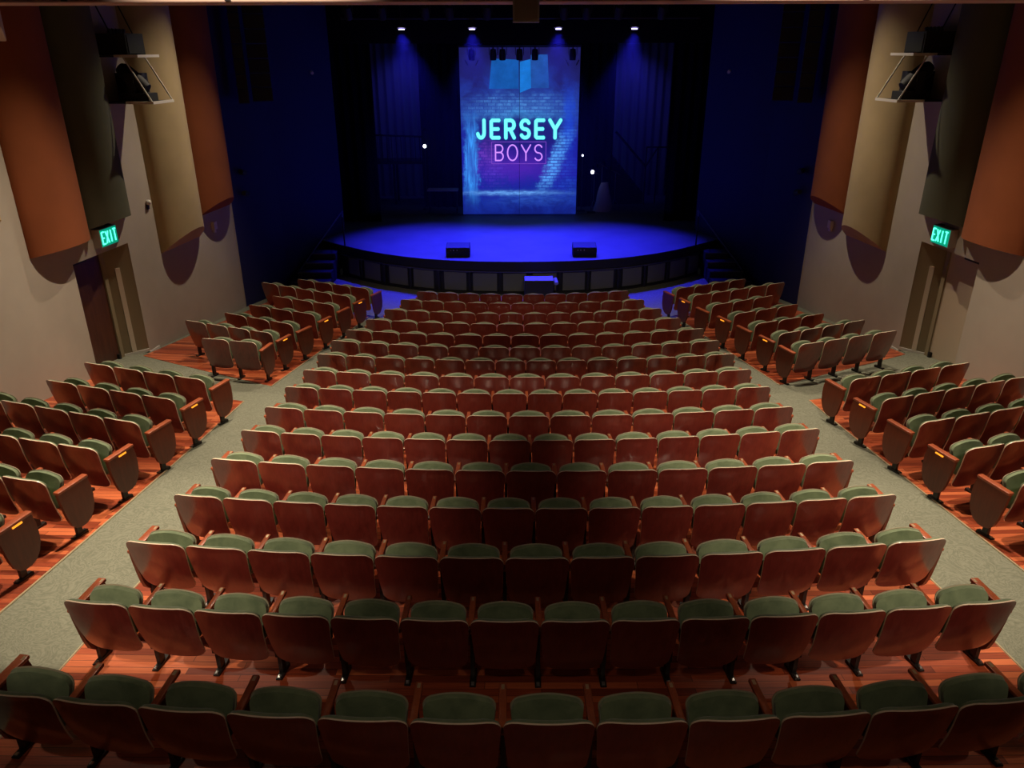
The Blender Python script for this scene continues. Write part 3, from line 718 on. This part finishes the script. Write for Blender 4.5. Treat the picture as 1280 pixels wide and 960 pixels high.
o = thing('keyboard_table', 'dark table with a grey top left of the neon screen', 'table', (-2.75, 28.3, SZ))
MB().box((0, 0, .80), (1.1, .45, .05)).build('table_top', M_GREYC, o)
for x in (-.5, .5):
    for y in (-.18, .18): MB().box((x, y, .388), (.05, .05, .775)).build('leg', M_BLACK, o)
for k, (x, y, h) in enumerate(((2.75, 28.7, 1.35), (3.05, 28.9, 1.55), (3.55, 28.9, 1.3))):
    o = thing('cymbal_stand', ['left', 'middle', 'right'][k]+'most thin cymbal stand in the dark beside the covered stand', 'cymbal stand', (x, y, SZ))
    MB().tube([(0, 0, .35), (0, 0, h)], .012, 6).build('stem', M_RAILM, o)
    for q in range(3): MB().tube([(0, 0, .35), (.22*math.cos(q*2.1), .22*math.sin(q*2.1), .01)], .01, 6).build('leg', M_RAILM, o)
    MB().tube([(0, 0, h), (.01, 0, h+.02)], [.20, .03], 16).build('cymbal', M_PLATE, o)

# hanging speaker columns in front of the navy walls
for x, y, w_, lab in ((-6.72, 21.3, .50, 'tall black hanging speaker column on the left navy wall'), (6.72, 21.1, .50, 'wider tall black hanging column on the right navy wall'), (6.97, 20.2, .34, 'narrower tall black hanging column on the right navy wall'), (-6.93, 20.45, .25, 'narrow black hanging column beside the left speaker column')):
    o = thing('line_array', lab, 'speaker', (x, y, 5.2))
    rz = .30*sg(-x); o.rotation_euler = (0, 0, rz)
    for k in range(8): MB().box((0, -.18, .16+k*.34), (w_, .30, .32), ch=.008).build('cabinet', M_BLACK, o)
    MB().box((0, -.18, 2.9), (w_*.8, .25, .06)).build('frame', M_IRON, o)
    for q in (-1, 1): MB().tube([(q*w_*.3, -.18, 2.9), (q*w_*.3, -.18, 5.1)], .01, 6).build('cable', M_IRON, o)
# small fittings on navy walls
for s in (-1, 1):
    S = WNAME[s]
    o = thing('wall_spot', 'tiny pale spotlight on the %s navy wall near the stage' % S, 'spotlight', (s*6.02, 23.9, 5.82))
    MB().tube([(0, 0, 0), (-s*.05, -.12, -.03)], .045, 10).build('head', M_WHITE, o, 40)
    MB().tube([(s*.06, .03, .0), (0, 0, 0)], .015, 6).build('bracket', M_IRON, o)
    for k, z in enumerate((3.55, 3.02)):
        o = thing('side_spotlight', ('upper' if k == 0 else 'lower')+' black side spotlight at the edge of the %s navy wall' % S, 'spotlight', (s*7.12, 20.1, z))
        MB().tube([(s*.06, .0, 0), (0, 0, 0)], .02, 6).build('bracket', M_IRON, o)
        MB().tube([(0, -.10, .03), (0, .02, 0), (-s*.02, .14, -.03)], [.06, .075, .06], 10).build('body', M_BLACK, o, 40)
        MB().sphere((-s*.02, .145, -.03), .03).build('lens', M_BOLT, o, 60)

# ------------------------------------------------------------------ neon screen
SY = 27.75; SX0, SX1, SZ0, SZ1 = -2.00, 2.03, SZ+.02, 6.46
cxs, czs = (SX0+SX1)/2, (SZ0+SZ1)/2
screen = thing('projection_screen', 'tall glowing blue brick wall screen with a neon sign', 'screen', (0, SY, SZ))
M_SCR = mat('screen picture', (.01, .01, .02), .6)
t = NT(M_SCR); v = t.coords('Object', (1, 1, 1)); sx = t.new('ShaderNodeSeparateXYZ'); t.l.new(v, sx.inputs[0])
X0, Z0 = sx.outputs['X'], sx.outputs['Z']                    # metres, object origin at stage level
def mul(a, b): return t.math('MULTIPLY', a, b)
def add(a, b): return t.math('ADD', a, b)
xz = t.new('ShaderNodeCombineXYZ'); t.l.new(X0, xz.inputs[0]); t.l.new(Z0, xz.inputs[1])
cloud = t.noise(xz.outputs[0], 1.6, 6, .68, .6); rag = t.noise(xz.outputs[0], 4.5, 5, .7, .3); grit = t.noise(xz.outputs[0], 14, 4, .7)
X = add(X0, mul(t.math('SUBTRACT', rag, .5), .55)); Z = add(Z0, mul(t.math('SUBTRACT', cloud, .5), .8))
def blob(x0, z0, ax, az, p=2.0, xx=None, zz=None):
    a = t.math('POWER', t.math('ABSOLUTE', t.math('DIVIDE', t.math('SUBTRACT', xx or X, x0), ax)), p)
    b = t.math('POWER', t.math('ABSOLUTE', t.math('DIVIDE', t.math('SUBTRACT', zz or Z, z0), az)), p)
    return t.math('POWER', 2.718, mul(add(a, b), -1.0))
streak_v = t.new('ShaderNodeMapping'); streak_v.inputs['Scale'].default_value = (9, .8, 1); t.l.new(xz.outputs[0], streak_v.inputs['Vector'])
streak = t.math('POWER', mul(t.noise(streak_v.outputs[0], 1.2, 5, .65, .8), 1.5), 2.5)
mist_v = t.new('ShaderNodeMapping'); mist_v.inputs['Scale'].default_value = (2.2, 12, 1); t.l.new(xz.outputs[0], mist_v.inputs['Vector'])
mist = t.math('POWER', mul(t.noise(mist_v.outputs[0], 1.2, 5, .7, .5), 1.5), 2.5)
bk = t.new('ShaderNodeTexBrick'); t.l.new(xz.outputs[0], bk.inputs['Vector']); bk.inputs['Scale'].default_value = 1; bk.inputs['Brick Width'].default_value = .27; bk.inputs['Row Height'].default_value = .105
bk.inputs['Mortar Size'].default_value = .012; bk.inputs['Color1'].default_value = (.35, .35, .35, 1); bk.inputs['Color2'].default_value = (1, 1, 1, 1); bk.inputs['Mortar'].default_value = (.08, .08, .08, 1)
brick = mul(bk.outputs['Color'], mul(t.math('POWER', mul(rag, 1.45), 2.0), 1.1))
base = t.ramp(add(mul(Z0, .16), mul(t.math('SUBTRACT', cloud, .5), .45)),
              [(.0, (.006, .016, .22)), (.10, (.008, .028, .36)), (.26, (.010, .012, .42)), (.45, (.014, .022, .36)), (.62, (.018, .042, .32)), (.74, (.016, .017, .12)), (.9, (.013, .011, .075))])
col = t.mix(mul(grit, .55), base, (.004, .006, .10))
# lighter column under the pale panes and brick wall above the sign
col = t.mix(mul(blob(0, 5.0-SZ, 1.12, .9, 6, X0, Z0), .45), col, (.018, .055, .34))
col = t.mix(mul(blob(0, 4.55-SZ, 1.6, .42, 3), add(mul(brick, .85), .06)), col, (.10, .36, .86))
col = t.mix(mul(blob(.05, 4.30-SZ, 1.3, .16, 2), .45), col, (.05, .30, .70))
# torn dark opening behind the sign
col = t.mix(mul(blob(0, 3.72-SZ, 1.55, .52, 5), .88), col, (.012, .012, .15))
col = t.mix(mul(blob(-.02, 2.95-SZ, 1.35, .45, 3), .70), col, (.020, .008, .20))
col = t.mix(mul(blob(-.02, 2.62-SZ, 1.15, .42, 2), .62), col, (.105, .022, .48))                # violet spill under BOYS
col = t.mix(mul(blob(-1.10, 3.05-SZ, .30, .45, 2), add(mul(brick, .7), .15)), col, (.22, .06, .60))
col = t.mix(mul(blob(-.9, 2.45-SZ, .5, .45, 2), mul(brick, .6)), col, (.14, .06, .75))
# broken bright bricks running down to the right
XD = add(X, mul(t.math('SUBTRACT', Z0, 2.7-SZ), -.42))
col = t.mix(mul(blob(1.22, 2.85-SZ, .26, .95, 4, XD, Z0), t.math('MINIMUM', mul(brick, 1.9), 1.0)), col, (.10, .40, 1.0))
col = t.mix(mul(blob(1.70, 4.1-SZ, .20, 1.1, 3), mul(cloud, .9)), col, (.010, .07, .80))
col = t.mix(mul(blob(1.62, 2.3-SZ, .45, .7, 3), mul(brick, .5)), col, (.03, .12, .80))
# streaked pillar on the left
col = t.mix(mul(blob(-1.66, 2.9-SZ, .24, 1.35, 5, None, Z0), t.math('MINIMUM', mul(streak, 1.1), 1.0)), col, (.05, .34, 1.0))
# pale ground line and haze below it
col = t.mix(mul(blob(-.3, 1.72-SZ, 1.5, .07, 2, X0, add(Z0, mul(t.math('SUBTRACT', rag, .5), .12))), t.math('MINIMUM', mul(mist, 1.5), 1.0)), col, (.16, .45, 1.0))
col = t.mix(mul(blob(.5, 1.5-SZ, 1.3, .20, 2), mul(mist, .5)), col, (.05, .18, .75))
t.l.new(col, t.b.inputs['Emission Color']); t.b.inputs['Emission Strength'].default_value = 1.0
MB().box((cxs, .03, czs-SZ), (SX1-SX0, .05, SZ1-SZ0)).build('screen_panel', M_SCR, screen)
MB().box((cxs, .03, SZ1-SZ+.03), (SX1-SX0+.1, .07, .06)).build('top_batten', M_IRON, screen)
MB().box((.01, .003, czs-SZ), (.012, .006, SZ1-SZ0)).build('centre_seam', mat('seam line', (.01, .01, .02), .8), screen)
# projected pale panes near the top
def em(name, c, s_=1.0):
    m = mat(name, (.01, .01, .01), .6, emit=c, es=s_); t = NT(m); f = t.noise(t.coords('Object'), 2.2, 5, .65)
    t.l.new(t.ramp(f, [(.25, tuple(x*.62 for x in c)), (.75, tuple(x*1.25 for x in c))]), t.b.inputs['Emission Color']); return m
def pane(pts, m, lab): 
    mb = MB().add([(x, 0, z-SZ) for x, z in pts]+[(x, .006, z-SZ) for x, z in pts], [(0, 1, 2, 3), (7, 6, 5, 4), (0, 4, 5, 1), (1, 5, 6, 2), (2, 6, 7, 3), (3, 7, 4, 0)])
    tag(mb.build('projected_pane', m, screen), lab)
pane([(-1.02, 5.18), (-.02, 5.18), (-.02, 6.08), (-.92, 6.12)], em('pale blue pane', (.008, .10, .42)), 'pale blue light patch on the screen')
pane([(.02, 5.05), (.40, 5.20), (.38, 6.10), (.02, 6.02)], em('bright blue pane', (.010, .18, .66)), 'bright blue light patch on the screen')
pane([(.41, 5.20), (1.0, 5.20), (.94, 6.24), (.38, 6.24)], em('mid blue pane', (.016, .085, .38)), 'mid blue light patch on the screen')
# lettering
M_N1 = mat('cyan neon', (.1, .6, .6), .5, emit=(.16, .92, .80), es=1.35)
M_N1H = mat('cyan neon edge', (.05, .2, .3), .5, emit=(.02, .32, .48), es=1.0)
M_N2 = mat('pink violet neon', (.5, .3, .6), .5, emit=(.62, .26, .95), es=1.15)
def arc(cx_, cy_, rx, ry, a0, a1, n=10): return [(cx_+rx*math.cos(math.radians(lerp(a0, a1, i/n))), cy_+ry*math.sin(math.radians(lerp(a0, a1, i/n)))) for i in range(n+1)]
GL = {
 'J': [[(.85, 1), (.85, .3)]+arc(.46, .3, .39, .30, 0, -165)],
 'E': [[(.9, 1), (.18, 1), (.05, .93), (.05, .07), (.18, 0), (.9, 0)], [(.05, .5), (.8, .5)]],
 'R': [[(.06, 0), (.06, 1), (.55, 1)]+arc(.55, .74, .36, .26, 90, -90)+[(.06, .48)], [(.52, .46), (.92, 0)]],
 'S': [arc(.5, .745, .42, .255, 25, 270, 14)+arc(.5, .245, .42, .245, 90, -155, 14)],
 'Y': [[(.0, 1), (.5, .48), (1.0, 1)], [(.5, .48), (.5, 0)]],
 'B': [[(.06, 0), (.06, 1), (.55, 1)]+arc(.55, .76, .36, .24, 90, -90)+[(.06, .52)], [(.55, .52)]+arc(.57, .26, .38, .26, 90, -90)+[(.06, 0)]],
 'O': [arc(.5, .5, .47, .5, 90, 450, 28)],
}
def letters(word, x0, x1, z0, z1, r, m, name, gap, dy, parent, wts=None):
    n = len(word); wts = wts or [1]*n; unit = (x1-x0-gap*(n-1))/sum(wts); x = x0
    for ch, wt in zip(word, wts):
        lw = unit*wt; mb = MB()
        for line in GL[ch]:
            pl = [Vector((x+a*lw, dy, z0-SZ+b*(z1-z0))) for a, b in line]
            vs_ = []
            for p, q in zip(pl, pl[1:]):
                if (q-p).length > 1e-5: mb.tube([p, q], r, 8)
            for p in pl: mb.sphere(p, r, 8, 6)
        tag(mb.build(name, m, parent, 60), 'letter %s in %s neon' % (ch, 'cyan' if m is M_N1 else 'pink violet') if m is not M_N1H else None)
        x += lw+gap
WJ = [.86, .92, 1.0, .98, .92, 1.1]
letters('JERSEY', -1.45, 1.42, 3.60, 4.17, .057, M_N1, 'cyan_letter', .19, -.02, screen, WJ)
letters('JERSEY', -1.45, 1.42, 3.60, 4.17, .084, M_N1H, 'letter_outline', .19, .035, screen, WJ)
letters('BOYS', -.84, .82, 2.84, 3.36, .022, M_N2, 'pink_letter', .13, -.02, screen, [.9, 1.1, .95, .9])
fr = [(-.96, 2.73), (.93, 2.73), (.93, 3.46), (-.96, 3.46), (-.96, 2.73)]
mb = MB()
for (a, b), (c_, d_) in zip(fr, fr[1:]): mb.tube([(a, -.01, b-SZ), (c_, -.01, d_-SZ)], .012, 6)
mb.build('neon_frame', em('dim violet frame', (.20, .06, .55)), screen)

# ------------------------------------------------------------------ stage lighting
def pipe(y, z, x0, x1, label):
    o = thing('lighting_pipe', label, 'lighting bar', (0, y, z))
    MB().tube([(x0, 0, 0), (x1, 0, 0)], .03, 8).build('bar', M_IRON, o, 60)
    for k in range(3):
        x = lerp(x0, x1, (k+.5)/3); MB().tube([(x, 0, 0), (x, 0, 9.15-z)], .008, 6).build('hanger', M_IRON, o)
M_LENS = mat('violet white lamp lens', (.5, .5, .7), .4, emit=(.50, .42, 1.0), es=9.0)
BLUE = (.028, .024, 1.0)
LP = 24.6; LZ = 6.95
pipe(LP, LZ+.28, -5.2, 5.2, 'long black lighting bar above the stage front')
# x, power, target y, cone
for x, pw, ty, lab in ((-3.45, 5200, 23.2, 'leftmost lit blue stage lamp above the stage front'), (-1.40, 5200, 22.8, 'second lit blue stage lamp from the left'), (1.11, 5200, 22.8, 'second lit blue stage lamp from the right'), (3.32, 5200, 23.2, 'rightmost lit blue stage lamp above the stage front')):
    o = thing('stage_lamp', lab, 'stage lamp', (x, LP, LZ), 0, 'lit stage lamps')
    MB().tube([(0, .02, .16), (0, 0, .02)], [.10, .14], 14).build('body', M_BLACK, o, 40)
    MB().tube([(0, 0, .0), (0, 0, -.02)], .085, 14).build('lens', M_LENS, o)
    MB().box((0, 0, .20), (.05, .05, .095)).build('clamp', M_IRON, o)
    li = bpy.data.lights.new('stage_beam', 'SPOT'); li.energy = pw; li.color = BLUE; li.spot_size = math.radians(66); li.spot_blend = .75; li.shadow_soft_size = .12
    lo = bpy.data.objects.new('stage_beam', li); COL.objects.link(lo); lo.parent = o; lo.location = (0, 0, -.06)
    lo.rotation_euler = Vector((-.26*x, ty-LP, SZ-LZ)).to_track_quat('-Z', 'Y').to_euler()
# upstage bar with unlit fixtures above the screen
pipe(27.0, 6.52, -1.75, 2.0, 'short lighting bar just above the neon screen')
def fixture(x, y, z, label, barn=False, tilt=.4):
    o = thing('stage_fixture', label, 'stage fixture', (x, y, z), 0)
    d = Vector((0, math.sin(tilt), -math.cos(tilt)))
    MB().tube([Vector((0, 0, 0))-d*.02, d*.16, d*.3], [.09, .11, .10], 12).build('body', M_BLACK, o, 40)
    MB().box((0, 0, .045), (.05, .06, .10)).build('clamp', M_IRON, o)
    for q in (-1, 1): MB().tube([(q*.13, 0, .08), d*.15+Vector((q*.13, 0, 0))], .012, 6).build('yoke', M_IRON, o)
    if barn:
        for q in (-1, 1): MB().box(d*.38+Vector((q*.17, 0, 0)), (.02, .22, .18), Matrix.Rotation(q*.5, 4, 'Y')).build('barn_door', M_RAILM, o)
names = ['leftmost unlit fixture with barn doors above the neon screen', 'second unlit fixture from the left above the screen', 'third unlit fixture from the left above the screen', 'third unlit fixture from the right above the screen', 'second unlit fixture from the right above the screen', 'rightmost unlit fixture with barn doors above the screen']
for k, x in enumerate((-1.55, -.85, -.55, .0, .50, 1.72)):
    fixture(x, 27.0, 6.38, names[k], k in (0, 5), .15)
pipe(22.6, 7.55, -5.6, 5.6, 'upper black lighting bar in front of the stage header')
for k, x in enumerate((-4.6, -3.7, -2.55, -1.9, -.9, 1.15, 1.75, 2.6, 3.75)):
    fixture(x, 22.6, 7.42, 'dark unlit fixture on the upper front bar, %s from the left' % ORD[k], False, .5)
# blue wash fixtures high on each side of the rear stage (light the deep cloths)
for s in (-1, 1):
    o = thing('wash_light', 'black wash fixture high over the %s rear stage' % WNAME[s], 'stage fixture', (s*4.4, 29.6, 7.2))
    MB().tube([(0, 0, .1), (0, .05, -.1)], .12, 12).build('body', M_BLACK, o, 40)
    MB().tube([(0, 0, .1), (0, 0, 1.95)], .012, 6).build('hanger', M_IRON, o)
    li = bpy.data.lights.new('wash_beam', 'SPOT'); li.energy = 120; li.color = (.08, .08, 1.0); li.spot_size = math.radians(75); li.spot_blend = .9; li.shadow_soft_size = .1
    lo = bpy.data.objects.new('wash_beam', li); COL.objects.link(lo); lo.parent = o; lo.location = (0, .06, -.14)
    lo.rotation_euler = Vector((0, 1.7, -2.6)).to_track_quat('-Z', 'Y').to_euler()

# thin stage haze that catches the lamp beams
M_HAZE = bpy.data.materials.new('stage haze'); M_HAZE.use_nodes = True; nt = M_HAZE.node_tree; nt.nodes.remove(nt.nodes['Principled BSDF'])
vs_ = nt.nodes.new('ShaderNodeVolumeScatter'); vs_.inputs['Density'].default_value = .0030; vs_.inputs['Anisotropy'].default_value = .2; vs_.inputs['Color'].default_value = (.9, .9, 1, 1)
nt.links.new(vs_.outputs[0], nt.nodes['Material Output'].inputs['Volume'])
hz = MB().box((0, 24.55, 4.3), (9.6, 1.35, 5.2)).build('stage_haze', M_HAZE); tag(hz, 'thin haze catching the blue lamp beams above the stage front', 'haze', None, 'stuff')
